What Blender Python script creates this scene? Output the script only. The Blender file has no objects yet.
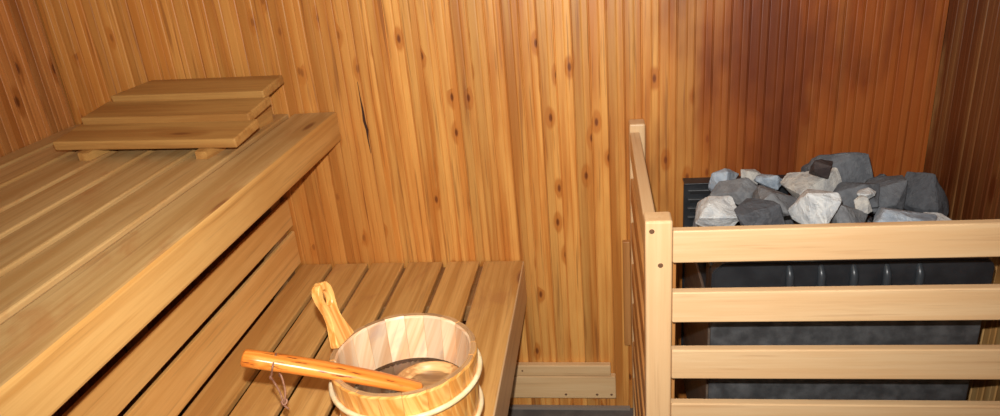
import bpy, bmesh, math, random
from mathutils import Vector, Matrix, Euler
from mathutils import noise as mnoise

S = bpy.context.scene
C = S.collection
rnd = random.Random(7)

# ------------------------------------------------------------------ helpers
def link(o):
    C.objects.link(o)
    return o

def tag(o, label=None, cat=None, group=None, kind=None):
    if label: o['label'] = label
    if cat: o['category'] = cat
    if group: o['group'] = group
    if kind: o['kind'] = kind
    return o

def thing(name, label, cat, loc, group=None):
    o = link(bpy.data.objects.new(name, None))
    o.location = loc
    o.empty_display_size = .05
    return tag(o, label, cat, group)

def root_matrix(o):
    M = Matrix.Identity(4)
    while o is not None:
        M = Matrix.LocRotScale(o.location, o.rotation_euler, o.scale) @ M
        o = o.parent
    return M

def finish(name, bm, mat, M=None, parent=None, smooth=False, grain='x', off=None, tone=None):
    """link bm (local coordinates) as one object placed by the world matrix M"""
    if bm.verts.layers.float_vector.get('gr') is None:
        lay = bm.verts.layers.float_vector.new('gr')
        tl = bm.verts.layers.float.new('tone')
        o3 = off if off is not None else Vector((rnd.uniform(0, 40), rnd.uniform(0, 40), rnd.uniform(0, 40)))
        tn = tone if tone is not None else rnd.uniform(0, 1)
        for v in bm.verts:
            c = v.co
            g = {'x': (c.x, c.y, c.z), 'y': (c.y, c.x, c.z), 'z': (c.z, c.x, c.y)}[grain]
            v[lay] = Vector(g) + o3
            v[tl] = tn
    bmesh.ops.recalc_face_normals(bm, faces=bm.faces[:])
    me = bpy.data.meshes.new(name)
    bm.to_mesh(me)
    bm.free()
    for m in (mat if isinstance(mat, (list, tuple)) else [mat]):
        me.materials.append(m)
    if smooth:
        for p in me.polygons: p.use_smooth = True
    o = link(bpy.data.objects.new(name, me))
    M = M or Matrix.Identity(4)
    if parent is not None:
        o.parent = parent
        M = root_matrix(parent).inverted() @ M
    o.matrix_local = M
    return o

def box_bm(sx, sy, sz, bev=.003, seg=2):
    bm = bmesh.new()
    bmesh.ops.create_cube(bm, size=1, matrix=Matrix.Diagonal((sx, sy, sz, 1)))
    if bev:
        bmesh.ops.bevel(bm, geom=bm.edges[:], offset=bev, segments=seg, affect='EDGES', profile=.5)
    return bm

def board(name, lo, hi, mat, parent=None, bev=.003, axis=None, tone=None, seg=2):
    """a plank between two world corners, grain along its longest side"""
    lo = Vector(lo); hi = Vector(hi)
    d = hi - lo
    a = axis if axis is not None else 'xyz'[max(range(3), key=lambda i: d[i])]
    bm = box_bm(d.x, d.y, d.z, bev, seg)
    return finish(name, bm, mat, Matrix.Translation((lo + hi) / 2), parent, grain=a, tone=tone)

def tube_bm(pts, rad, n=10, closed=False, bm=None):
    bm = bm or bmesh.new()
    P = [Vector(p) for p in pts]
    N = len(P)
    rads = rad if isinstance(rad, (list, tuple)) else [rad] * N
    rings = []
    up = None
    for i in range(N):
        if closed: t = P[(i + 1) % N] - P[i - 1]
        else: t = P[min(i + 1, N - 1)] - P[max(i - 1, 0)]
        t.normalize()
        if up is None:
            up = Vector((0, 0, 1)) if abs(t.z) < .9 else Vector((1, 0, 0))
        s = t.cross(up).normalized()
        up = s.cross(t).normalized()
        rings.append([bm.verts.new(P[i] + (s * math.cos(a) + up * math.sin(a)) * rads[i])
                      for a in [2 * math.pi * k / n for k in range(n)]])
    M = N if closed else N - 1
    for i in range(M):
        a, b = rings[i], rings[(i + 1) % N]
        for k in range(n):
            bm.faces.new((a[k], a[(k + 1) % n], b[(k + 1) % n], b[k]))
    if not closed:
        bm.faces.new(rings[0]); bm.faces.new(rings[-1])
    return bm

def smooth_path(pts, k=6):
    P = [Vector(p) for p in pts]
    out = []
    for i in range(len(P) - 1):
        p0 = P[max(i - 1, 0)]; p1 = P[i]; p2 = P[i + 1]; p3 = P[min(i + 2, len(P) - 1)]
        for j in range(k):
            t = j / k
            out.append(.5 * ((2 * p1) + (-p0 + p2) * t + (2 * p0 - 5 * p1 + 4 * p2 - p3) * t * t
                             + (-p0 + 3 * p1 - 3 * p2 + p3) * t ** 3))
    out.append(P[-1])
    return out

# ------------------------------------------------------------------ materials
class NT:
    def __init__(self, name):
        self.m = bpy.data.materials.new(name)
        self.m.use_nodes = True
        self.t = self.m.node_tree
        self.t.nodes.clear()
        self.out = self.n('ShaderNodeOutputMaterial')
        self.b = self.n('ShaderNodeBsdfPrincipled')
        self.l(self.b.outputs[0], self.out.inputs[0])
    def n(self, typ, **kw):
        nd = self.t.nodes.new(typ)
        for k, v in kw.items(): setattr(nd, k, v)
        return nd
    def l(self, a, b): self.t.links.new(a, b)
    def put(self, sock, v):
        if hasattr(v, 'is_output'): self.l(v, sock)
        else: sock.default_value = v
    def math(self, op, a, b=0.0, c=0.0, clamp=False):
        nd = self.n('ShaderNodeMath', operation=op)
        nd.use_clamp = clamp
        for i, v in enumerate((a, b, c)): self.put(nd.inputs[i], v)
        return nd.outputs[0]
    def vmul(self, v, s, add=(0, 0, 0)):
        nd = self.n('ShaderNodeVectorMath', operation='MULTIPLY_ADD')
        self.put(nd.inputs[0], v); nd.inputs[1].default_value = s; self.put(nd.inputs[2], add)
        return nd.outputs[0]
    def vadd(self, a, b):
        nd = self.n('ShaderNodeVectorMath', operation='ADD')
        self.put(nd.inputs[0], a); self.put(nd.inputs[1], b)
        return nd.outputs[0]
    def noise(self, v, scale=1, detail=3, rough=.5, dist=0, out=0):
        nd = self.n('ShaderNodeTexNoise')
        self.put(nd.inputs['Vector'], v)
        nd.inputs['Scale'].default_value = scale
        nd.inputs['Detail'].default_value = detail
        nd.inputs['Roughness'].default_value = rough
        nd.inputs['Distortion'].default_value = dist
        return nd.outputs[out]
    def ramp(self, f, stops, interp='LINEAR'):
        nd = self.n('ShaderNodeValToRGB')
        nd.color_ramp.interpolation = interp
        e = nd.color_ramp.elements
        while len(e) < len(stops): e.new(.5)
        for i, (p, c) in enumerate(stops):
            e[i].position = p
            e[i].color = (*c, 1) if len(c) == 3 else c
        self.put(nd.inputs[0], f)
        return nd.outputs[0]
    def rng(self, f, a, b, c=0.0, d=1.0, typ='SMOOTHSTEP'):
        nd = self.n('ShaderNodeMapRange')
        nd.interpolation_type = typ
        self.put(nd.inputs[0], f)
        nd.inputs[1].default_value = a; nd.inputs[2].default_value = b
        nd.inputs[3].default_value = c; nd.inputs[4].default_value = d
        return nd.outputs[0]
    def mix(self, f, a, b, mode='MIX'):
        nd = self.n('ShaderNodeMix', data_type='RGBA', blend_type=mode)
        self.put(nd.inputs[0], f)
        for s, v in ((nd.inputs[6], a), (nd.inputs[7], b)):
            if hasattr(v, 'is_output'): self.l(v, s)
            else: s.default_value = (*v, 1)
        return nd.outputs[2]
    def bump(self, h, strength=.3, dist=.002):
        nd = self.n('ShaderNodeBump')
        nd.inputs['Strength'].default_value = strength
        nd.inputs['Distance'].default_value = dist
        self.l(h, nd.inputs['Height'])
        self.l(nd.outputs[0], self.b.inputs['Normal'])

def wood(name, light, mid, dark, rough=.5, bands=.6, knots=.6, knot_scale=(2.2, 9), tone=.25,
         heat=None, ringy=0, fine=.35, spec=.35, wear=None, blotch=.3, knot_cut=.15, streak=.22, streak_scale=(3.0, 95)):
    t = NT(name)
    at = t.n('ShaderNodeAttribute'); at.attribute_name = 'gr'
    tn = t.n('ShaderNodeAttribute'); tn.attribute_name = 'tone'
    g = at.outputs['Vector']
    tone_f = tn.outputs['Fac']
    # slow waver of the grain
    wv = t.noise(t.vmul(g, (2.2, 6, 6)), 1, 2, .5, out=1)
    gw = t.vadd(g, t.vmul(wv, (0, .012, .012), (0, -.006, -.006)))
    # knots: sparse cells
    vo = t.n('ShaderNodeTexVoronoi', feature='F1')
    vo.inputs['Scale'].default_value = 1
    vo.voronoi_dimensions = '2D'
    t.l(t.vmul(gw, (knot_scale[0], knot_scale[1], 0)), vo.inputs['Vector'])
    vd = vo.outputs['Distance']
    pick = t.math('GREATER_THAN', sep(t, vo.outputs['Color'], 0), 1 - knots)
    kcore = t.math('MULTIPLY', t.rng(vd, knot_cut * .35, knot_cut, 1, 0), pick)
    khalo = t.math('MULTIPLY', t.rng(vd, knot_cut * .6, knot_cut * 2.6, 1, 0), pick)
    # growth rings stretched along the board, bent round the knots
    a = t.noise(t.vmul(gw, (1.3, 34, 34)), 1, 3, .55)
    bend = t.math('ADD', a, t.math('MULTIPLY', khalo, .35))
    if ringy:
        w = t.math('SINE', t.math('MULTIPLY', bend, ringy))
        bandf = t.rng(w, -1, 1, 0, 1, 'LINEAR')
    else:
        bandf = t.rng(bend, .40, .63)
    f = t.noise(t.vmul(g, (9, 260, 260)), 1, 2, .6)
    fine_f = t.rng(f, .35, .75)
    col = t.mix(t.math('MULTIPLY', bandf, bands), light, mid)
    col = t.mix(t.math('MULTIPLY', fine_f, fine), col, mid)
    tmul = t.rng(tone_f, 0, 1, 1 - tone, 1 + tone * .6, 'LINEAR')
    cmb = t.n('ShaderNodeCombineXYZ')
    t.l(tmul, cmb.inputs[0]); t.l(tmul, cmb.inputs[1]); t.l(tmul, cmb.inputs[2])
    col = t.mix(1.0, col, cmb.outputs[0], 'MULTIPLY')
    bl = t.rng(t.noise(t.vmul(g, (3.2, 8, 8)), 1, 3, .6), .42, .72)
    col = t.mix(t.math('MULTIPLY', bl, blotch), col, mid)
    col = t.mix(t.math('MULTIPLY', khalo, .45), col, mid)
    col = t.mix(t.math('MULTIPLY', kcore, .85), col, dark)
    if wear:
        wf = t.rng(t.noise(t.vmul(g, (5, 11, 11)), 1, 4, .65, .6), .52, .70)
        col = t.mix(t.math('MULTIPLY', wf, wear[0]), col, wear[1])
    rv = rough
    if heat:
        # wood browned by years of heat beside the stove: a lasting stain of the boards
        tc = t.n('ShaderNodeTexCoord')
        p = t.n('ShaderNodeSeparateXYZ'); t.l(tc.outputs['Object'], p.inputs[0])
        nz = t.noise(t.vmul(tc.outputs['Object'], (4.5, 4.5, 1.6)), 1, 4, .6)
        nz2 = t.noise(t.vmul(g, (1.0, 22, 22)), 1, 2, .5)
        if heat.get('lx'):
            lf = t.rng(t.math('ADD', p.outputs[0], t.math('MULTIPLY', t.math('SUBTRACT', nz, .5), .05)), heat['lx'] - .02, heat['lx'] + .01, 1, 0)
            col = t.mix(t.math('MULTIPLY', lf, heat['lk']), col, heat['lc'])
        hx = t.rng(t.math('ADD', p.outputs[0], t.math('MULTIPLY', t.math('SUBTRACT', nz, .5), .42)), heat['x0'], heat['x1'])
        hf = t.math('MULTIPLY', hx, t.rng(nz2, .25, .62, .84, 1), clamp=True)
        if heat.get('z0') is not None:
            hf = t.math('MULTIPLY', hf, t.rng(t.math('ADD', p.outputs[2], t.math('MULTIPLY', t.math('SUBTRACT', nz, .5), .35)), heat['z0'], heat['z1'], .35, 1))
        col = t.mix(t.math('MULTIPLY', hf, heat['k1']), col, heat['c1'])
        hs = t.math('MULTIPLY', t.rng(nz, .46, .66), hf)
        col = t.mix(t.math('MULTIPLY', hs, heat['k2']), col, heat['c2'])
    if streak:
        sf = t.rng(t.noise(t.vmul(gw, (streak_scale[0], streak_scale[1], streak_scale[1])), 1, 3, .6), .56, .70)
        col = t.mix(t.math('MULTIPLY', sf, streak), col, dark)
    t.l(col, t.b.inputs['Base Color'])
    t.b.inputs['Roughness'].default_value = rv
    t.b.inputs['Specular IOR Level'].default_value = spec
    t.bump(t.math('ADD', f, t.math('MULTIPLY', a, .8)), .25, .0012)
    return t.m

def sep(t, v, i):
    nd = t.n('ShaderNodeSeparateXYZ'); t.l(v, nd.inputs[0])
    return nd.outputs[i]

def simple(name, col, rough=.5, metal=0, spec=.5, var=None):
    t = NT(name)
    if var:
        tc = t.n('ShaderNodeTexCoord')
        f = t.rng(t.noise(t.vmul(tc.outputs['Object'], var.get('scale', (20, 20, 20))), 1, 4, .6), var.get('lo', .35), var.get('hi', .7))
        t.l(t.mix(f, col, var['col']), t.b.inputs['Base Color'])
        t.bump(f, var.get('bump', .15), .002)
    else:
        t.b.inputs['Base Color'].default_value = (*col, 1)
    t.b.inputs['Roughness'].default_value = rough
    t.b.inputs['Metallic'].default_value = metal
    t.b.inputs['Specular IOR Level'].default_value = spec
    return t.m

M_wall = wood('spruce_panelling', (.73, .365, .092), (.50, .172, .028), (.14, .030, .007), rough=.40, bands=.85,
              knots=.17, knot_scale=(10, 24), tone=.28, streak=.45, knot_cut=.15, fine=.25, spec=.4,
              heat=dict(x0=-.30 + 1.775, x1=.02 + 1.775, k1=.96, c1=(.27, .060, .009), k2=.7, c2=(.09, .016, .005),
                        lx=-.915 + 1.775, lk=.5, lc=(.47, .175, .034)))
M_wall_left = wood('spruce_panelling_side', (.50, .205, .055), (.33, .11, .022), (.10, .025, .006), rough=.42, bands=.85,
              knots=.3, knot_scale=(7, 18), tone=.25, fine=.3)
M_wall_right = wood('heat_browned_panelling', (.88, .56, .22), (.70, .36, .11), (.08, .015, .005), rough=.34, bands=.9,
              knots=.4, knot_scale=(3.2, 9), tone=.35, fine=.3, spec=.5,
              heat=dict(x0=-.1, x1=.0, k1=.97, c1=(.10, .020, .004), k2=.6, c2=(.04, .008, .003), z0=.60, z1=.70))
M_bench = wood('worn_bench_wood', (.60, .39, .160), (.45, .245, .078), (.17, .06, .02), rough=.48, bands=.8,
               knots=.22, knot_scale=(2.0, 9), tone=.10, fine=.3, wear=(.55, (.46, .20, .06)), knot_cut=.10, blotch=.3)
M_bench_low = wood('low_bench_wood', (.72, .415, .135), (.50, .24, .060), (.15, .05, .02), rough=.48, bands=.8,
               knots=.22, knot_scale=(2.0, 9), tone=.16, fine=.35, wear=(.5, (.44, .19, .06)), knot_cut=.10)
M_fascia = wood('front_board_wood', (.69, .405, .135), (.53, .255, .062), (.17, .06, .02), rough=.45, bands=.8,
               knots=.25, knot_scale=(2.4, 10), tone=.05, fine=.3, knot_cut=.09, blotch=.4)
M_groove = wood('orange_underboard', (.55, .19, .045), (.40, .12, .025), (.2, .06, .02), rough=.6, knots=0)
M_riser = wood('riser_slat_wood', (.84, .51, .175), (.68, .34, .085), (.2, .07, .02), rough=.45, bands=.6, knots=.2, tone=.08, knot_cut=.1)
M_side = wood('dark_side_rail_wood', (.56, .27, .085), (.40, .16, .04), (.2, .06, .02), rough=.5, bands=.8, knots=.1, tone=.15)  # darker wood for the lower side rails and the battens
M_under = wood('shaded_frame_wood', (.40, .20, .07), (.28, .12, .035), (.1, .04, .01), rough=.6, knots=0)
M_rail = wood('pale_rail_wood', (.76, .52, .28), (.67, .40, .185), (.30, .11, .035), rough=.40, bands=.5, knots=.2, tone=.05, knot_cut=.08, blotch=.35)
M_head = wood('headrest_wood', (.52, .285, .085), (.34, .150, .038), (.2, .07, .02), rough=.42, bands=.8, knots=.15, tone=.12, knot_cut=.08)
M_pale = wood('new_pine_board', (.76, .52, .27), (.66, .40, .18), (.25, .1, .035), rough=.5, bands=.5, knots=0, tone=.06)
M_bucket_out = wood('bucket_stave_wood', (.88, .50, .15), (.68, .26, .045), (.28, .08, .015), rough=.33, bands=.9, knots=.1, tone=.16, ringy=34, fine=.2, spec=.5)
M_bucket_in = wood('bucket_inner_wood', (.90, .68, .44), (.74, .42, .21), (.35, .2, .13), rough=.4, bands=.9, knots=.0, tone=.26, fine=.2,
                   wear=(.6, (.42, .31, .27)))
M_rim = wood('bucket_rim_wood', (.55, .33, .15), (.34, .17, .07), (.15, .06, .03), rough=.5, bands=.8, knots=0, wear=(.6, (.22, .12, .07)))
M_ladle = wood('scorched_ladle_wood', (.84, .32, .055), (.74, .20, .025), (.20, .04, .008), rough=.3, bands=.9, knots=.3, knot_scale=(9, 30), tone=.05, ringy=30, fine=.2, spec=.5, knot_cut=.25, streak=1.0, streak_scale=(22, 150))
M_ladle_bowl = wood('ladle_bowl_wood', (.80, .47, .19), (.42, .19, .06), (.12, .04, .015), rough=.35, bands=.9, knots=0, tone=.05, ringy=30)

M_hoop = simple('cane_hoop', (.86, .72, .45), .4, var=dict(col=(.78, .56, .28), scale=(40, 40, 90)))
M_cord = simple('leather_cord', (.16, .06, .03), .6, var=dict(col=(.40, .20, .12), scale=(60, 60, 60)))
M_screw = simple('screw_head', (.20, .10, .05), .45, metal=.3)
M_floor = simple('concrete_floor', (.085, .078, .075), .6, var=dict(col=(.16, .145, .13), scale=(9, 9, 9)))
M_grout = simple('floor_joint', (.25, .2, .16), .8)
M_black = simple('black_enamel', (.010, .012, .015), .42, var=dict(col=(.022, .025, .029), scale=(14, 14, 14)))
M_rib = simple('rib_enamel', (.028, .034, .040), .35)
M_grey_steel = simple('dull_grey_steel', (.045, .047, .050), .45, metal=.2, var=dict(col=(.12, .125, .13), scale=(30, 30, 30), lo=.3, hi=.8))
M_side_steel = simple('wood_reflection_steel', (.14, .105, .085), .4, metal=.4, var=dict(col=(.24, .18, .13), scale=(8, 8, 50)))  # grey steel, with the wood's brown reflection put into its colour
M_slot = simple('vent_slot_black', (.004, .004, .005), .8)
M_crack = simple('dark_split', (.05, .015, .006), .9)
M_white_plastic = simple('ceiling_boards', (.20, .12, .06), .6)

def rock_mat(name, a, b, c, rough=.8):
    t = NT(name)
    tc = t.n('ShaderNodeTexCoord')
    v = tc.outputs['Object']
    n1 = t.rng(t.noise(v, 22, 5, .65, .4), .36, .66)
    n2 = t.rng(t.noise(t.vadd(v, (3, 7, 1)), 60, 4, .7), .45, .75)
    col = t.mix(n1, a, b)
    col = t.mix(t.math('MULTIPLY', n2, .5), col, c)
    t.l(col, t.b.inputs['Base Color'])
    t.b.inputs['Roughness'].default_value = rough
    t.bump(t.math('ADD', n1, n2), .55, .003)
    return t.m
R_white = rock_mat('pale_stone', (.62, .63, .61), (.42, .45, .47), (.74, .72, .66))
R_blue = rock_mat('blue_grey_stone', (.38, .44, .50), (.23, .28, .34), (.54, .57, .58))
R_mid = rock_mat('mid_grey_stone', (.19, .195, .20), (.12, .125, .135), (.29, .29, .285))
R_dark = rock_mat('dark_stone', (.075, .08, .09), (.045, .048, .055), (.13, .13, .135))
R_cream = rock_mat('cream_grey_stone', (.50, .48, .43), (.28, .28, .28), (.64, .60, .51))
R_dark2 = rock_mat('slate_stone', (.12, .128, .14), (.075, .08, .09), (.19, .195, .20))
R_brown = rock_mat('brown_stone', (.05, .035, .032), (.03, .02, .02), (.09, .07, .06))

t = NT('bucket_water')
t.b.inputs['Base Color'].default_value = (.82, .84, .85, 1)
t.b.inputs['Roughness'].default_value = .03
t.b.inputs['IOR'].default_value = 1.33
t.b.inputs['Transmission Weight'].default_value = 1
t.bump(t.noise(t.n('ShaderNodeTexCoord').outputs['Object'], 30, 2), .25, .002)
M_water = t.m

# ------------------------------------------------------------------ room
XL, XR, YF, ZC = -1.775, .462, -2.15, 2.12

def panelling(name, length, height, mat, M, seed, pitch=.042, wide=.0245, tone_bead=.25):
    """tongue-and-groove boards: u along the wall, w up; front face looks along -v"""
    r = random.Random(seed)
    bm = bmesh.new()
    lay = bm.verts.layers.float_vector.new('gr')
    tl = bm.verts.layers.float.new('tone')
    n = int(length / pitch) + 1
    zs = [0, height]
    def strip(prof, off, tone):
        cols = []
        for (u, v) in prof:
            col = []
            for z in zs:
                q = bm.verts.new((min(u, length), v, z))
                q[lay] = Vector((z, u, v)) + off
                q[tl] = tone
                col.append(q)
            cols.append(col)
        for a, b in zip(cols, cols[1:]):
            if (a[0].co - b[0].co).length > 1e-5:
                bm.faces.new((a[0], b[0], b[1], a[1]))
    strip([(-.03, .006), (length + .03, .006)], Vector((0, 0, 0)), .3)
    for k in range(n):
        u0 = k * pitch
        if u0 > length - .002: break
        tone = r.random()
        off = Vector((r.uniform(0, 50), r.uniform(0, 50), r.uniform(0, 50)))
        w = wide
        strip([(u0, .004), (u0 + .001, .004), (u0 + .0024, .0004), (u0 + .004, 0), (u0 + w - .004, 0), (u0 + w - .001, .0004), (u0 + w, .0014)], off, tone)
        b0 = u0 + w; b1 = u0 + pitch
        strip([(b0, .0014), (b0 + .001, .0004), (b0 + .003, 0), (b1 - .003, .0001), (b1 - .0012, .001), (b1, .004)], off,
              min(1.3, tone * .6 + .35 + r.random() * tone_bead))
    # solid back so that the wall has thickness
    v = [bm.verts.new(c) for c in ((-.03, .03, 0), (length + .03, .03, 0), (length + .03, .03, height), (-.03, .03, height))]
    bm.faces.new(v)
    me_faces = bm.faces[:]
    me = bpy.data.meshes.new(name)
    bm.to_mesh(me); bm.free()
    me.materials.append(mat)
    o = link(bpy.data.objects.new(name, me))
    o.matrix_world = M
    o['kind'] = 'structure'
    return o

Wn = math.pi / 2
# back wall: u -> +X, v -> +Y
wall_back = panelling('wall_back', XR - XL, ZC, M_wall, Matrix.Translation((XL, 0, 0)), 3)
# left wall: u -> +Y from YF to 0, faces +X
panelling('wall_left', -YF, ZC, M_wall_left, Matrix.Translation((XL, YF, 0)) @ Matrix.Rotation(Wn, 4, 'Z'), 5)
# right wall: u -> -Y from 0, faces -X
panelling('wall_right', -YF, ZC, M_wall_right, Matrix.Translation((XR, 0, 0)) @ Matrix.Rotation(-Wn, 4, 'Z'), 8, tone_bead=.5)
panelling('wall_front', XR - XL, ZC, M_under, Matrix.Translation((XR, YF, 0)) @ Matrix.Rotation(math.pi, 4, 'Z'), 11)

def slab(name, lo, hi, mat):
    lo = Vector(lo); hi = Vector(hi); d = hi - lo
    o = finish(name, box_bm(d.x, d.y, d.z, 0), mat, Matrix.Translation((lo + hi) / 2))
    o['kind'] = 'structure'
    return o
slab('floor', (XL - .03, YF - .03, -.06), (XR + .03, .03, 0), M_floor)
slab('ceiling', (XL - .03, YF - .03, ZC), (XR + .03, .03, ZC + .05), M_white_plastic)
slab('baseboard_back', (-.66, -.012, .0), (-.262, -.0005, .009), M_grout)

# long dark split in a back wall board
bm = bmesh.new()
pts = [(-.9435, 1.03, .0004), (-.9430, .99, .0010), (-.9415, .95, .0026), (-.9420, .925, .0036), (-.9385, .90, .0030), (-.9395, .875, .0016), (-.9380, .835, .0004)]
L = [bm.verts.new((x - w, 0, z)) for x, z, w in pts]; Rr = [bm.verts.new((x + w, 0, z)) for x, z, w in pts]
for i in range(len(pts) - 1): bm.faces.new((L[i], Rr[i], Rr[i + 1], L[i + 1]))
ex = bmesh.ops.extrude_face_region(bm, geom=bm.faces[:])
for v in [g for g in ex['geom'] if isinstance(g, bmesh.types.BMVert)]: v.co.y += .004
finish('wood_split', bm, M_crack, Matrix.Translation((0, -.0012, 0)), wall_back)

# pale boards screwed to the back wall near the floor
def screw(parent, p, n, r=.0035, mat=None):
    bm = bmesh.new()
    bmesh.ops.create_cone(bm, cap_ends=True, segments=12, radius1=r, radius2=r * .7, depth=.0018)
    q = Vector(n).to_track_quat('Z', 'Y').to_matrix().to_4x4()
    return finish('screw', bm, mat or M_screw, Matrix.Translation(p) @ q, parent)
b1 = board('wall_board', (-.650, -.021, .0495), (-.3025, -.0002, .1275), M_pale)
tag(b1, 'wider pale pine board screwed low on the back wall, just above the floor', 'board')
b2 = board('wall_board', (-.650, -.021, .129), (-.316, -.0002, .166), M_pale)
tag(b2, 'narrow pale pine strip on the back wall, resting on the wider board', 'board')
for x in (-.450, -.358, -.316): screw(b1, (x, -.0215, .064), (0, -1, 0), .0042)
screw(b2, (-.575, -.0215, .148), (0, -1, 0), .003)

# ------------------------------------------------------------------ upper bench
UB_Y0, UB_Y1 = -2.05, -.004
ub = thing('upper_bench', 'tall upper sauna bench with worn planks and thick front board along the left wall', 'bench', (-1.39, -1.0, 0))
ZU = .9565
cuts = [XL + .004, -1.703, -1.590, -1.473, -1.370, -1.251, -1.138]
for i in range(len(cuts) - 1):
    board('plank', (cuts[i] + (.008 if i else 0), UB_Y0, ZU - .0135), (cuts[i + 1] - .007, UB_Y1, ZU), M_bench, ub, bev=.0035, tone=[.3, .7, .5, .8, .55, .75][i])
def front_board(lo, hi, bev, parent, mt, mf, tone):
    o = board('front_board', lo, hi, [mf, mt], parent, bev=bev, seg=3, tone=tone)
    for f in o.data.polygons:      # the sat-on top face is worn grey, the edge is not
        if f.normal.z > .8: f.material_index = 1
    return o
front_board((-1.131, UB_Y0, .875), (-1.010, UB_Y1, ZU), .008, ub, M_bench, M_fascia, .75)
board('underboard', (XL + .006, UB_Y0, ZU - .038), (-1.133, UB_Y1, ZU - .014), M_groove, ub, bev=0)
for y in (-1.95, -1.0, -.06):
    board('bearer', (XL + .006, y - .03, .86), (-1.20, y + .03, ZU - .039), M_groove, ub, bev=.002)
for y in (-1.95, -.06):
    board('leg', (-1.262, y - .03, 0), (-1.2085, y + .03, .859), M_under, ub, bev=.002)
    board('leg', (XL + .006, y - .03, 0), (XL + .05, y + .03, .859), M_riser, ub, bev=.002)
# riser slats that close the space between the two benches
board('riser_slat', (-1.208, UB_Y0, .6310), (-1.198, UB_Y1, .7120), M_riser, ub, bev=.002, tone=.5)
board('riser_slat', (-1.208, UB_Y0, .5115), (-1.198, UB_Y1, .6140), M_riser, ub, bev=.002, tone=.9)

# ------------------------------------------------------------------ lower bench
lb = thing('lower_bench', 'lower slatted sauna bench under the wooden bucket, in front of the back wall', 'bench', (-.87, -1.0, 0))
ZB = .5065
lc = [-1.1965, -1.100, -.991, -.884, -.770, -.6655]
for i in range(5):
    board('plank', (lc[i] + (.0065 if i else 0), UB_Y0, ZB - .016), (lc[i + 1] - .0065, UB_Y1, ZB), M_bench_low, lb, bev=.003, tone=[.15, .5, .7, .45, .75][i])
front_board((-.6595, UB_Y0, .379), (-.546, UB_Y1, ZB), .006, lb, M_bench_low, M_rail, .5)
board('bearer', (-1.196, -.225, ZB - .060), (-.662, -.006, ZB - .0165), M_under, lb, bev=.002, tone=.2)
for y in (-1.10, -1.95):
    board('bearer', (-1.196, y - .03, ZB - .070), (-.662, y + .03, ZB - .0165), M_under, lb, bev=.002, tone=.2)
for y in (-1.95, -.10):
    board('leg', (-.70, y - .03, 0), (-.663, y + .03, ZB - .0715 if y < -1 else ZB - .061), M_riser, lb, bev=.002)
    board('leg', (-1.196, y - .03, 0), (-1.16, y + .03, ZB - .0715 if y < -1 else ZB - .061), M_riser, lb, bev=.002)

# ------------------------------------------------------------------ headrest
hr = thing('headrest', 'sloping wooden headrest of three overlapping slats lying on the upper bench', 'headrest', (-1.350, -.340, ZU))
hr.rotation_euler = (0, 0, math.radians(-5.0))
HL = .475
t8 = math.tan(math.radians(8))
HM = root_matrix(hr)
for i in range(3):
    v0 = i * .094
    w0 = .020 + i * .0300
    bm = box_bm(HL - (0, .022, .050)[i], .108, .0225, .004, 3)
    if i == 2:   # rounded back corner at the far left
        for v in bm.verts:
            if v.co.x < -.1 and v.co.y > 0: v.co.x += .045
    Ml = Matrix.Translation(((0, -.003, .0025)[i], v0, w0)) @ Matrix.Rotation(math.radians(8), 4, 'X') @ Matrix.Translation((0, .053, .01125))
    finish('slat', bm, M_head, HM @ Ml, hr, grain='x', tone=[.8, .45, .4][i])
def step_profile():
    up = []
    for i in range(3):
        v0 = i * .094; w0 = .0197 + i * .0300
        v1 = v0 + (.094 if i < 2 else .104)
        up.append((v0 - (.016 if i == 0 else 0), w0 - (.002 if i == 0 else 0)))
        up.append((v1 - .0005, w0 + (v1 - v0) * t8))
    return up
for sx in (-.150, .155):
    bm = bmesh.new()
    prof = [(-.016, 0), (.280, 0)] + list(reversed(step_profile()))
    vs = [bm.verts.new((-.014, v, w + .0003)) for v, w in prof]
    f = bm.faces.new(vs)
    ex = bmesh.ops.extrude_face_region(bm, geom=[f])
    for v in [g for g in ex['geom'] if isinstance(g, bmesh.types.BMVert)]: v.co.x += .028
    finish('support', bm, M_head, HM @ Matrix.Translation((sx, 0, 0)), hr, grain='y', tone=.9)

# ------------------------------------------------------------------ stove guard
g = thing('stove_guard', 'slatted wooden safety rail with two posts around the sauna stove', 'guard rail', (-.23, -.636, 0))
YFr = -.636
def post(x0, x1, y0, y1, z1):
    return board('post', (x0, y0, 0), (x1, y1, z1), M_rail, g, bev=.0045, seg=3)
pf = post(-.2545, -.2075, YFr, YFr + .045, .897)
pb = post(-.2545, -.2155, -.050, -.002, .897)
pb['label'] = 'rear post against the wall'
screw(g, (-.243, YFr - .0006, .878), (0, -1, 0), .0050)
screw(g, (-.228, YFr - .0006, .812), (0, -1, 0), .0050)
rails = [(.8770, .8150), (.7560, .6935), (.6340, .5705), (.5130, .4490), (.3920, .3270), (.2700, .2050), (.1480, .0830)]
for (zt, zb) in rails:
    board('front_rail', (-.2070, YFr + .002, zb), (XR - .002, YFr + .020, zt), M_rail, g, bev=.0025)
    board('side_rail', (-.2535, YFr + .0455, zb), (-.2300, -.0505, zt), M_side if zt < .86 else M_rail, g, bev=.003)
board('batten', (-.2070, YFr + .0460, .05), (-.1960, YFr + .060, .84), M_side, g, bev=.002, axis='z')
wb = board('wall_batten', (-.275, -.016, .232), (-.2560, -.0003, .56), M_side, None, bev=.002, axis='z')
tag(wb, 'thin upright wooden batten on the back wall beside the rear post of the stove guard', 'batten')

# ------------------------------------------------------------------ stove
st = thing('sauna_stove', 'black and grey electric sauna stove filled with stones behind the slatted guard', 'stove', (.14, -.27, 0))
HX0, HX1, HY0, HY1, HZ = -.118, .392, -.500, -.055, .742
def part(name, lo, hi, mat, bev=.002, parent=st):
    return board(name, lo, hi, mat, parent, bev=bev)
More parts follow.
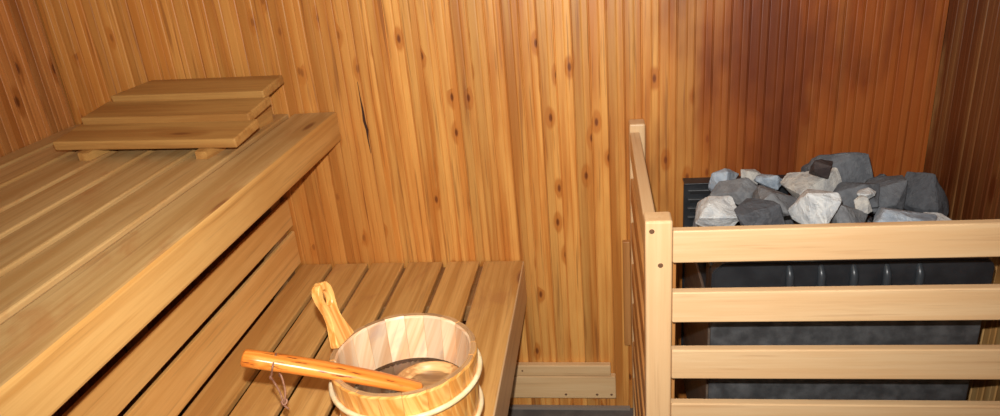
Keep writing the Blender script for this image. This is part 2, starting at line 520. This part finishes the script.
# front hood with chamfered ends and five raised ribs
bm = bmesh.new()
prof = [(HX0, -.035), (HX0 + .0, .016), (HX0 + .022, HZ - .690)]
out = [(HX0, .640), (HX0, .722), (HX0 + .022, HZ), (HX1 - .012, HZ), (HX1, HZ - .015), (HX1, .640)]
vs = [bm.verts.new((x, HY0, z)) for x, z in out]
f = bm.faces.new(vs)
ex = bmesh.ops.extrude_face_region(bm, geom=[f])
for v in [q for q in ex['geom'] if isinstance(q, bmesh.types.BMVert)]: v.co.y += .030
bmesh.ops.bevel(bm, geom=bm.edges[:], offset=.003, segments=2, affect='EDGES')
hood = finish('hood', bm, M_black, None, st)
for x in (.028, .086, .145, .204, .262):
    bm = bmesh.new()
    tube_bm([(x, HY0 + .004, .650), (x, HY0 - .001, .665), (x, HY0 - .004, .690), (x, HY0 - .003, .715), (x - .002, HY0 + .004, .735)],
            [.004, .007, .008, .008, .005], 10, bm=bm)
    finish('rib', bm, M_rib, None, hood, smooth=True)
part('front_panel', (HX0 + .002, HY0 + .004, .16), (HX1 - .002, HY0 + .012, .640), M_grey_steel)
part('lower_band', (HX0 + .004, HY0 + .000, .500), (HX1 - .010, HY0 + .004, .520), M_black, .001)
part('side_panel', (HX0 + .001, HY0 + .031, .16), (HX0 + .008, HY1, .618), M_side_steel)
part('side_panel', (HX1 - .008, HY0 + .031, .16), (HX1 - .001, HY1, .735), M_side_steel)
part('corner_bracket', (HX0, HY0 + .030, .618), (HX0 + .008, HY0 + .075, HZ - .02), M_black)
part('back_panel', (HX0 + .25, HY1, .16), (HX1, HY1 + .006, .690), M_black)
back = part('back_panel', (HX0 - .004, HY1, .16), (HX0 + .2495, HY1 + .006, .738), M_black)
rim = part('back_rim', (HX0 - .004, HY1 - .012, .738), (HX0 + .25, HY1 + .030, .742), M_black, .0015)
for z in (.714, .690, .666, .642):
    board('vent_slot', (HX0 + .012, HY1 - .0012, z - .005), (HX0 + .090, HY1 - .0002, z + .004), M_slot, back, bev=0)
    board('louvre', (HX0 + .006, HY1 - .008, z + .005), (HX0 + .095, HY1 - .0002, z + .008), M_grey_steel, back, bev=.001)
part('stone_tray', (HX0 + .009, HY0 + .031, .600), (HX1 - .009, HY1 - .001, .606), M_black)
part('base', (HX0 + .02, HY0 + .03, .10), (HX1 - .02, HY1, .159), M_black)
for x in (HX0 + .05, HX1 - .05):
    for y in (HY0 + .06, HY1 - .04):
        part('foot', (x - .015, y - .015, 0), (x + .015, y + .015, .0995), M_black)

# ------------------------------------------------------------------ stones
def stone(seed, c, size, rot, mat, label, npts=13, rough=.035):
    r = random.Random(seed)
    bm = bmesh.new()
    for _ in range(npts):
        while True:
            v = Vector((r.gauss(0, 1), r.gauss(0, 1), r.gauss(0, 1)))
            if v.length > .1: break
        v.normalize()
        v *= r.uniform(.80, 1.15)
        bm.verts.new(v)
    res = bmesh.ops.convex_hull(bm, input=bm.verts[:])
    junk = [e for e in res['geom_interior'] if isinstance(e, bmesh.types.BMVert)]
    if junk: bmesh.ops.delete(bm, geom=junk, context='VERTS')
    loose = [v for v in bm.verts if not v.link_faces]
    if loose: bmesh.ops.delete(bm, geom=loose, context='VERTS')
    bmesh.ops.bevel(bm, geom=bm.edges[:], offset=.035, segments=1, affect='EDGES')
    bmesh.ops.triangulate(bm, faces=bm.faces[:])
    bmesh.ops.subdivide_edges(bm, edges=bm.edges[:], cuts=2, use_grid_fill=True)
    o3 = Vector((seed * 3.7, seed * 1.3, 0))
    xs = [v.co[i] for i in range(3) for v in bm.verts]
    mx = [max(abs(v.co[i]) for v in bm.verts) for i in range(3)]
    for v in bm.verts:
        nrm = v.co.normalized()
        v.co += nrm * (mnoise.noise(v.co * 2.6 + o3) * rough * 1.6 + mnoise.noise(v.co * 7 + o3) * rough * .5)
        v.co = Vector((v.co.x / mx[0] * size[0] / 2, v.co.y / mx[1] * size[1] / 2, v.co.z / mx[2] * size[2] / 2))
    M = Matrix.Translation(c) @ Euler([math.radians(a) for a in rot]).to_matrix().to_4x4()
    o = finish('stove_stone', bm, mat, M)
    tag(o, label, 'stone', 'stones heaped in the sauna stove')
    return o
#STONES-BEGIN
STONES = [
    (1, (-0.036, -0.130, 0.765), (0.077, 0.074, 0.071), (0, 0, 0), R_blue, 'blue-grey stone at the far left of the heap, behind the big pale one'),
    (2, (0.023, -0.100, 0.759), (0.059, 0.056, 0.052), (0, 0, 0), R_cream, 'small cream wedge of stone beside the blue-grey stone at the back left'),
    (3, (-0.018, -0.200, 0.771), (0.126, 0.098, 0.071), (0, 0, 0), R_mid, 'long mid-grey stone slanting across the left of the heap'),
    (4, (0.064, -0.140, 0.772), (0.068, 0.063, 0.059), (0, 0, 0), R_blue, 'small light blue stone poking up at the back, left of the big slab'),
    (5, (-0.082, -0.340, 0.782), (0.102, 0.096, 0.090), (0, 0, 0), R_white, 'lumpy pale grey stone at the front left corner of the heap'),
    (6, (-0.006, -0.380, 0.787), (0.111, 0.099, 0.087), (0, 0, 0), R_dark, 'dark pointed stone at the front between the two palest stones'),
    (7, (0.033, -0.280, 0.769), (0.116, 0.099, 0.081), (0, 0, 0), R_mid, 'mid-grey stone half hidden behind the dark pointed stone'),
    (8, (0.122, -0.220, 0.773), (0.153, 0.110, 0.109), (0, 0, 0), R_cream, 'broad cream-grey slab of stone left of the top stone'),
    (9, (0.106, -0.380, 0.806), (0.108, 0.107, 0.106), (0, 0, 0), R_white, 'brightest faceted white stone at the front centre of the heap'),
    (10, (0.214, -0.170, 0.781), (0.156, 0.110, 0.129), (0, 0, 0), R_dark2, 'large dark grey stone forming the top of the heap'),
    (11, (0.142, -0.240, 0.835), (0.062, 0.054, 0.046), (0, 0, 0), R_brown, 'small dark brown stone at the left end of the top stone'),
    (12, (0.209, -0.270, 0.778), (0.101, 0.087, 0.073), (0, 0, 0), R_dark2, 'dark stone below the top stone of the heap'),
    (13, (0.214, -0.320, 0.806), (0.042, 0.039, 0.036), (0, 0, 0), R_white, 'tiny pale stone wedged right of the top stone'),
    (14, (0.171, -0.370, 0.779), (0.084, 0.080, 0.076), (0, 0, 0), R_mid, 'grey stone at the front, right of the brightest white one'),
    (15, (0.287, -0.240, 0.770), (0.099, 0.100, 0.101), (0, 0, 0), R_dark2, 'dark grey rounded stone right of the top stone'),
    (16, (0.359, -0.240, 0.753), (0.103, 0.110, 0.123), (0, 0, 0), R_dark, 'almost black stone at the far right of the heap'),
    (17, (0.257, -0.380, 0.772), (0.149, 0.108, 0.068), (0, 0, 0), R_blue, 'flat light blue-grey slab at the front right of the heap'),
    (18, (0.301, -0.140, 0.760), (0.042, 0.043, 0.045), (0, 0, 0), R_dark, 'small black stone between the top stone and its right neighbour'),
    (19, (0.331, -0.360, 0.747), (0.085, 0.067, 0.048), (0, 0, 0), R_white, 'thin pale stone showing just above the rail at the far right'),
    (20, (0.205, -0.345, 0.791), (0.037, 0.037, 0.037), (0, 0, 0), R_cream, 'small cream stone above the flat blue-grey slab'),
]
for seed, c, sz, rot, mt, lab in STONES:
    stone(seed + 20, c, sz, rot, mt, lab)
# the lower courses that carry the visible stones
rf = random.Random(12)
k = 0
for ix in range(5):
    for iy in range(4):
        x = HX0 + .060 + ix * .0975; y = HY0 + .085 + iy * .098
        h = .115
        o = stone(100 + k, (x, y, .607 + h / 2), (.094, .094, h), (0, 0, rf.choice((0, 90, 180))), (R_mid, R_dark, R_dark2)[k % 3],
                  'grey stone low in the stove, mostly buried under the others')
        k += 1
#STONES-END

# ------------------------------------------------------------------ bucket
BX, BY, BZ = -.674, -.766, ZB
H = .2170            # rim height above the bench
bk = thing('wooden_bucket', 'round wooden water bucket with pale cane hoops standing on the lower bench', 'bucket', (BX, BY, BZ))
def rad_out(z): return .116 + .0125 * z / H
TH = .0135
NST = 20
def stave(k, a0, a1, h, tone):
    bm = bmesh.new()
    lay = bm.verts.layers.float_vector.new('gr'); tl = bm.verts.layers.float.new('tone')
    off = Vector((rnd.uniform(0, 40), rnd.uniform(0, 40), rnd.uniform(0, 40)))
    na = 4
    zs = [0.001, .06, .12, h - .004, h]
    def ringv(r_off, inner):
        g_ = []
        for j, z in enumerate(zs):
            row = []
            for i in range(na + 1):
                a = a0 + (a1 - a0) * i / na
                edge = .0012 if i in (0, na) else 0
                top = .002 if j == len(zs) - 1 else 0
                rr = rad_out(z) - (TH - top * 1.2 - 0 if inner else top) - (0 if inner else edge)
                q = bm.verts.new((rr * math.cos(a), rr * math.sin(a), z + 0))
                q[lay] = Vector((z, rr * a, 0 if not inner else .3)) + off; q[tl] = tone
                row.append(q)
            g_.append(row)
        return g_
    A = ringv(0, False); B = ringv(0, True)
    for j in range(len(zs) - 1):
        for i in range(na):
            f1 = bm.faces.new((A[j][i], A[j][i + 1], A[j + 1][i + 1], A[j + 1][i])); f1.material_index = 0
            f2 = bm.faces.new((B[j][i], B[j][i + 1], B[j + 1][i + 1], B[j + 1][i])); f2.material_index = 1
        for i in (0, na):
            bm.faces.new((A[j][i], B[j][i], B[j + 1][i], A[j + 1][i]))
    for j, mi in ((0, 0), (len(zs) - 1, 2)):
        for i in range(na):
            f = bm.faces.new((A[j][i], A[j][i + 1], B[j][i + 1], B[j][i])); f.material_index = mi
    o = finish('stave', bm, [M_bucket_out, M_bucket_in, M_rim], Matrix.Translation((BX, BY, BZ)), bk)
    return o
HA = math.radians(166)     # bearing of the tall handle stave
for k in range(NST):
    a0 = HA - math.pi / NST + 2 * math.pi * k / NST
    stave(k, a0 + .002, a0 + 2 * math.pi / NST - .002, H + (.0006 * math.sin(k * 2.3) if k else 0), rnd.random())
# tall handle stave with an oval finger hole
def handle_stave():
    # outline in (tangential s, height z) with a hole, extruded radially
    W = [(.026, 0), (.026, .014), (.020, .028), (.0145, .044), (.0135, .058), (.0165, .074), (.0200, .090), (.0195, .104), (.012, .115), (0, .118)]
    outer = [Vector(p) for p in W] + [Vector((-a, b)) for a, b in reversed(W[:-1])]
    oc = Vector((0, .088))
    bm = bmesh.new()
    n = 40
    # sample outer outline by ray from the hole centre, to bridge it with the hole
    def outr(th):
        d = Vector((math.cos(th), math.sin(th)))
        best = None
        m = len(outer)
        for i in range(m):
            p, q = outer[i], outer[(i + 1) % m]
            e = q - p
            den = d.x * e.y - d.y * e.x
            if abs(den) < 1e-9: continue
            w = p - oc
            tt = (w.x * e.y - w.y * e.x) / den
            uu = (w.x * d.y - w.y * d.x) / den
            if tt > 0 and -1e-6 <= uu <= 1 + 1e-6:
                best = tt if best is None else min(best, tt)
        return oc + d * (best or .02)
    angs = [2 * math.pi * i / n for i in range(n)]
    # refine angles toward the long lower part
    low = [math.atan2(b - oc.y, a - oc.x) % (2 * math.pi) for a, b in ((.026, 0), (-.026, 0), (.026, .014), (-.026, .014), (.020, .028), (-.020, .028), (.0145, .044), (-.0145, .044))]
    angs = sorted(angs + low)
    lay_o, lay_i = [], []
    for th in angs:
        p = outr(th)
        h = oc + Vector((math.cos(th) * .0088, math.sin(th) * .0155))
        lay_o.append(p); lay_i.append(h)
    def put(p, x): return bm.verts.new((x, p.x, p.y))
    fo = [put(p, .0085) for p in lay_o]; fi = [put(p, .0072) for p in lay_i]
    bo = [put(p, -.0085) for p in lay_o]; bi = [put(p, -.0072) for p in lay_i]
    m = len(angs)
    for i in range(m):
        j = (i + 1) % m
        bm.faces.new((fo[i], fo[j], fi[j], fi[i]))
        bm.faces.new((bo[i], bi[i], bi[j], bo[j]))
        bm.faces.new((fo[i], bo[i], bo[j], fo[j]))
        bm.faces.new((fi[i], fi[j], bi[j], bi[i]))
    M = Matrix.Translation((BX, BY, BZ)) @ Matrix.Rotation(HA, 4, 'Z') @ Matrix.Translation((rad_out(H) - .0075, 0, H + .001)) @ Matrix.Rotation(math.radians(14), 4, 'Y')
    o = finish('handle', bm, M_bucket_out, M, bk, grain='z', tone=.8)
    o['label'] = 'tall stave handle with an oval finger hole'
    bv = o.modifiers.new('round', 'BEVEL'); bv.width = .0025; bv.segments = 3; bv.limit_method = 'ANGLE'; bv.angle_limit = math.radians(50)
    return o
handle_stave()
bm = bmesh.new()
bmesh.ops.create_cone(bm, cap_ends=True, segments=48, radius1=.1035, radius2=.1035, depth=.012)
finish('bottom', bm, M_bucket_in, Matrix.Translation((BX, BY, BZ + .016)), bk)
WZ = BZ + .128
bm = bmesh.new()
wr = rad_out(.128) - TH - .0006
bmesh.ops.create_cone(bm, cap_ends=True, segments=64, radius1=rad_out(.10) - TH - .0008, radius2=wr, depth=.106)
wt = finish('water', bm, M_water, Matrix.Translation((BX, BY, WZ - .053)))
tag(wt, 'still water inside the wooden bucket', 'water')
for zh, rr in ((.176, .0048), (.098, .0046)):
    R0 = rad_out(zh) + rr * .75
    pts = []
    for k in range(72):
        a = 2 * math.pi * k / 72
        pts.append((BX + R0 * math.cos(a), BY + R0 * math.sin(a), BZ + zh + .003 * math.sin(a + .6)))
    finish('hoop', tube_bm(pts, rr, 8, True), M_hoop, None, bk, smooth=True)

# ------------------------------------------------------------------ ladle
ld = thing('ladle', 'wooden ladle with scorched orange handle resting across the bucket rim, bowl in the water', 'ladle', (-.78, -.83, BZ + H))
P0 = Vector((-.907, -.870, .782))   # handle end
P1 = Vector((-.640, -.797, .668))   # where the handle meets the bowl
d = (P1 - P0); Lh = d.length; d.normalize()
side = d.cross(Vector((0, 0, 1))).normalized(); upv = side.cross(d).normalized()
bm = bmesh.new()
rings = []
ns, nr = 24, 16
lay = bm.verts.layers.float_vector.new('gr'); tl = bm.verts.layers.float.new('tone')
for i in range(ns + 1):
    s = i / ns
    w = .0155 + .0015 * math.sin(s * math.pi) - .003 * max(0, s - .7) / .3     # half width (across)
    h = .0130 - .004 * s                                                        # half thickness
    if i == 0: w *= .72; h *= .72
    if i == 1: w *= .95; h *= .95
    if i == ns: w *= .6; h *= .6
    if i == 1: s = .012
    if i == ns - 1: s = .985
    c = P0 + d * (Lh * s) + upv * (.004 * math.sin(s * math.pi))
    row = []
    for k in range(nr):
        a = 2 * math.pi * k / nr
        ca, sa = math.cos(a), math.sin(a)
        e = .75
        x = math.copysign(abs(ca) ** e, ca) * w; y = math.copysign(abs(sa) ** e, sa) * h
        q = bm.verts.new(c + side * x + upv * y)
        q[lay] = Vector((Lh * s, x + 5, y + 7)); q[tl] = .6
        row.append(q)
    rings.append(row)
for a, b in zip(rings, rings[1:]):
    for k in range(nr): bm.faces.new((a[k], a[(k + 1) % nr], b[(k + 1) % nr], b[k]))
bm.faces.new(rings[0]); bm.faces.new(rings[-1])
finish('handle', bm, M_ladle, None, ld, smooth=True)
# bowl: a shallow carved dish with thickness
bm = bmesh.new()
BR = .057
BK = .057 / .047
prof_in = [(0, -.024), (.012, -.0235), (.024, -.020), (.034, -.012), (.041, -.002), (.0435, .004)]
prof_out = [(.047, .004), (.046, -.004), (.039, -.018), (.028, -.028), (.014, -.0325), (0, -.033)]
prof = prof_in + prof_out
seg = 36
cols = []
for k in range(seg):
    a = 2 * math.pi * k / seg
    cols.append([None if r == 0 else bm.verts.new((r * BK * math.cos(a) * 1.06, r * BK * math.sin(a), z)) for r, z in prof])
ci = bm.verts.new((0, 0, prof[0][1])); co = bm.verts.new((0, 0, prof[-1][1]))
for k in range(seg):
    A, B = cols[k], cols[(k + 1) % seg]
    for i in range(len(prof) - 1):
        q = [A[i] or (ci if i == 0 else co), A[i + 1] or (co if i + 1 == len(prof) - 1 else ci), B[i + 1] or co, B[i] or ci]
        u = []
        for v in q:
            if v not in u: u.append(v)
        bm.faces.new(u)
finish('bowl', bm, M_ladle_bowl, Matrix.Translation((-.643, -.742, WZ + .013)) @ Matrix.Rotation(math.radians(-5), 4, 'X'), ld, smooth=True, tone=.7)
# cord loop hanging from the handle end
hp = P0 + d * .050
path = smooth_path([hp + upv * .014 + side * -.004, hp + upv * .006 + side * .018, hp + upv * -.012 + side * .020 + Vector((0, 0, -.005)),
                    Vector((hp.x + .002, hp.y - .022, .752)), Vector((hp.x + .010, hp.y - .020, .722)), Vector((hp.x + .014, hp.y - .022, .702)),
                    Vector((hp.x + .020, hp.y - .020, .724)), Vector((hp.x + .018, hp.y - .018, .752)),
                    hp + upv * -.014 + d * .014 + side * .012, hp + upv * -.013 + d * .012 - side * .006, hp + upv * .0 + d * .006 - side * .0155, hp + upv * .014 - side * .006])
bm = tube_bm(path, .0017, 8)
kn = Vector((hp.x + .014, hp.y - .022, .701))
tube_bm(smooth_path([kn + Vector((-.004, 0, .003)), kn + Vector((.001, -.004, -.001)), kn + Vector((.005, .001, .001)), kn + Vector((.002, .004, .004)), kn + Vector((-.003, -.001, .0)), kn + Vector((.006, 0, -.012))]), .0016, 8, bm=bm)
finish('cord', bm, M_cord, None, ld, smooth=True)

# ------------------------------------------------------------------ camera
F = 719.13; rx, ry, rz = .3935, .0893, .1533
c_, s_ = math.cos, math.sin
Rz = Matrix(((c_(rz), -s_(rz), 0), (s_(rz), c_(rz), 0), (0, 0, 1)))
Rx = Matrix(((1, 0, 0), (0, c_(rx), s_(rx)), (0, -s_(rx), c_(rx))))
Ry = Matrix(((c_(ry), 0, s_(ry)), (0, 1, 0), (-s_(ry), 0, c_(ry))))
R = Rz @ Rx @ Ry                       # columns: right, forward, up
right, fwd, up = R.col[0], R.col[1], R.col[2]
CM = Matrix((( right.x, up.x, -fwd.x, 0), (right.y, up.y, -fwd.y, 0), (right.z, up.z, -fwd.z, 0), (0, 0, 0, 1)))
CM.translation = (-.3259, -1.7826, 1.4125)
cam = bpy.data.cameras.new('camera')
cam.sensor_width = 36; cam.sensor_fit = 'HORIZONTAL'
cam.lens = F / 1000 * 36
cam.clip_start = .01
co = link(bpy.data.objects.new('camera', cam)); co.matrix_world = CM
S.camera = co

# ------------------------------------------------------------------ light
def area(name, loc, target, size, power, col, shape='SQUARE', sy=None):
    l = bpy.data.lights.new(name, 'AREA')
    l.shape = shape; l.size = size
    if sy: l.size_y = sy
    l.energy = power; l.color = col
    o = link(bpy.data.objects.new(name, l)); o.location = loc
    o.rotation_euler = (Vector(target) - Vector(loc)).to_track_quat('-Z', 'Y').to_euler()
    return o
# the camera's own flash, just above the lens
fl = CM.translation + up * .080 - right * .02 + fwd * .02
l = bpy.data.lights.new('camera_flash', 'SPOT')
l.energy = 112; l.color = (1, .97, .93); l.spot_size = math.radians(110); l.spot_blend = .8; l.shadow_soft_size = .010
lo = link(bpy.data.objects.new('camera_flash', l)); lo.location = fl
lo.rotation_euler = (fwd + up * .12).to_track_quat('-Z', 'Y').to_euler()
# added soft fill from under the ceiling; no lamp is modelled there
area('overhead_fill', (-.45, -.95, ZC - .02), (-.45, -.9, 0), .5, 3.5, (1, .88, .70))
# added soft fill from behind the camera; no door is built there
area('front_wall_fill', (-.15, -2.10, 1.05), (-.45, 0, .60), .65, 3.5, (1, .93, .84), 'RECTANGLE', 1.5)

w = bpy.data.worlds.new('world'); S.world = w; w.use_nodes = True
w.node_tree.nodes['Background'].inputs[0].default_value = (.6, .5, .4, 1)
w.node_tree.nodes['Background'].inputs[1].default_value = .1
S.view_settings.view_transform = 'Standard'
S.view_settings.look = 'None'
S.view_settings.gamma = 1
S.view_settings.use_curve_mapping = False
S.view_settings.exposure = 0.0
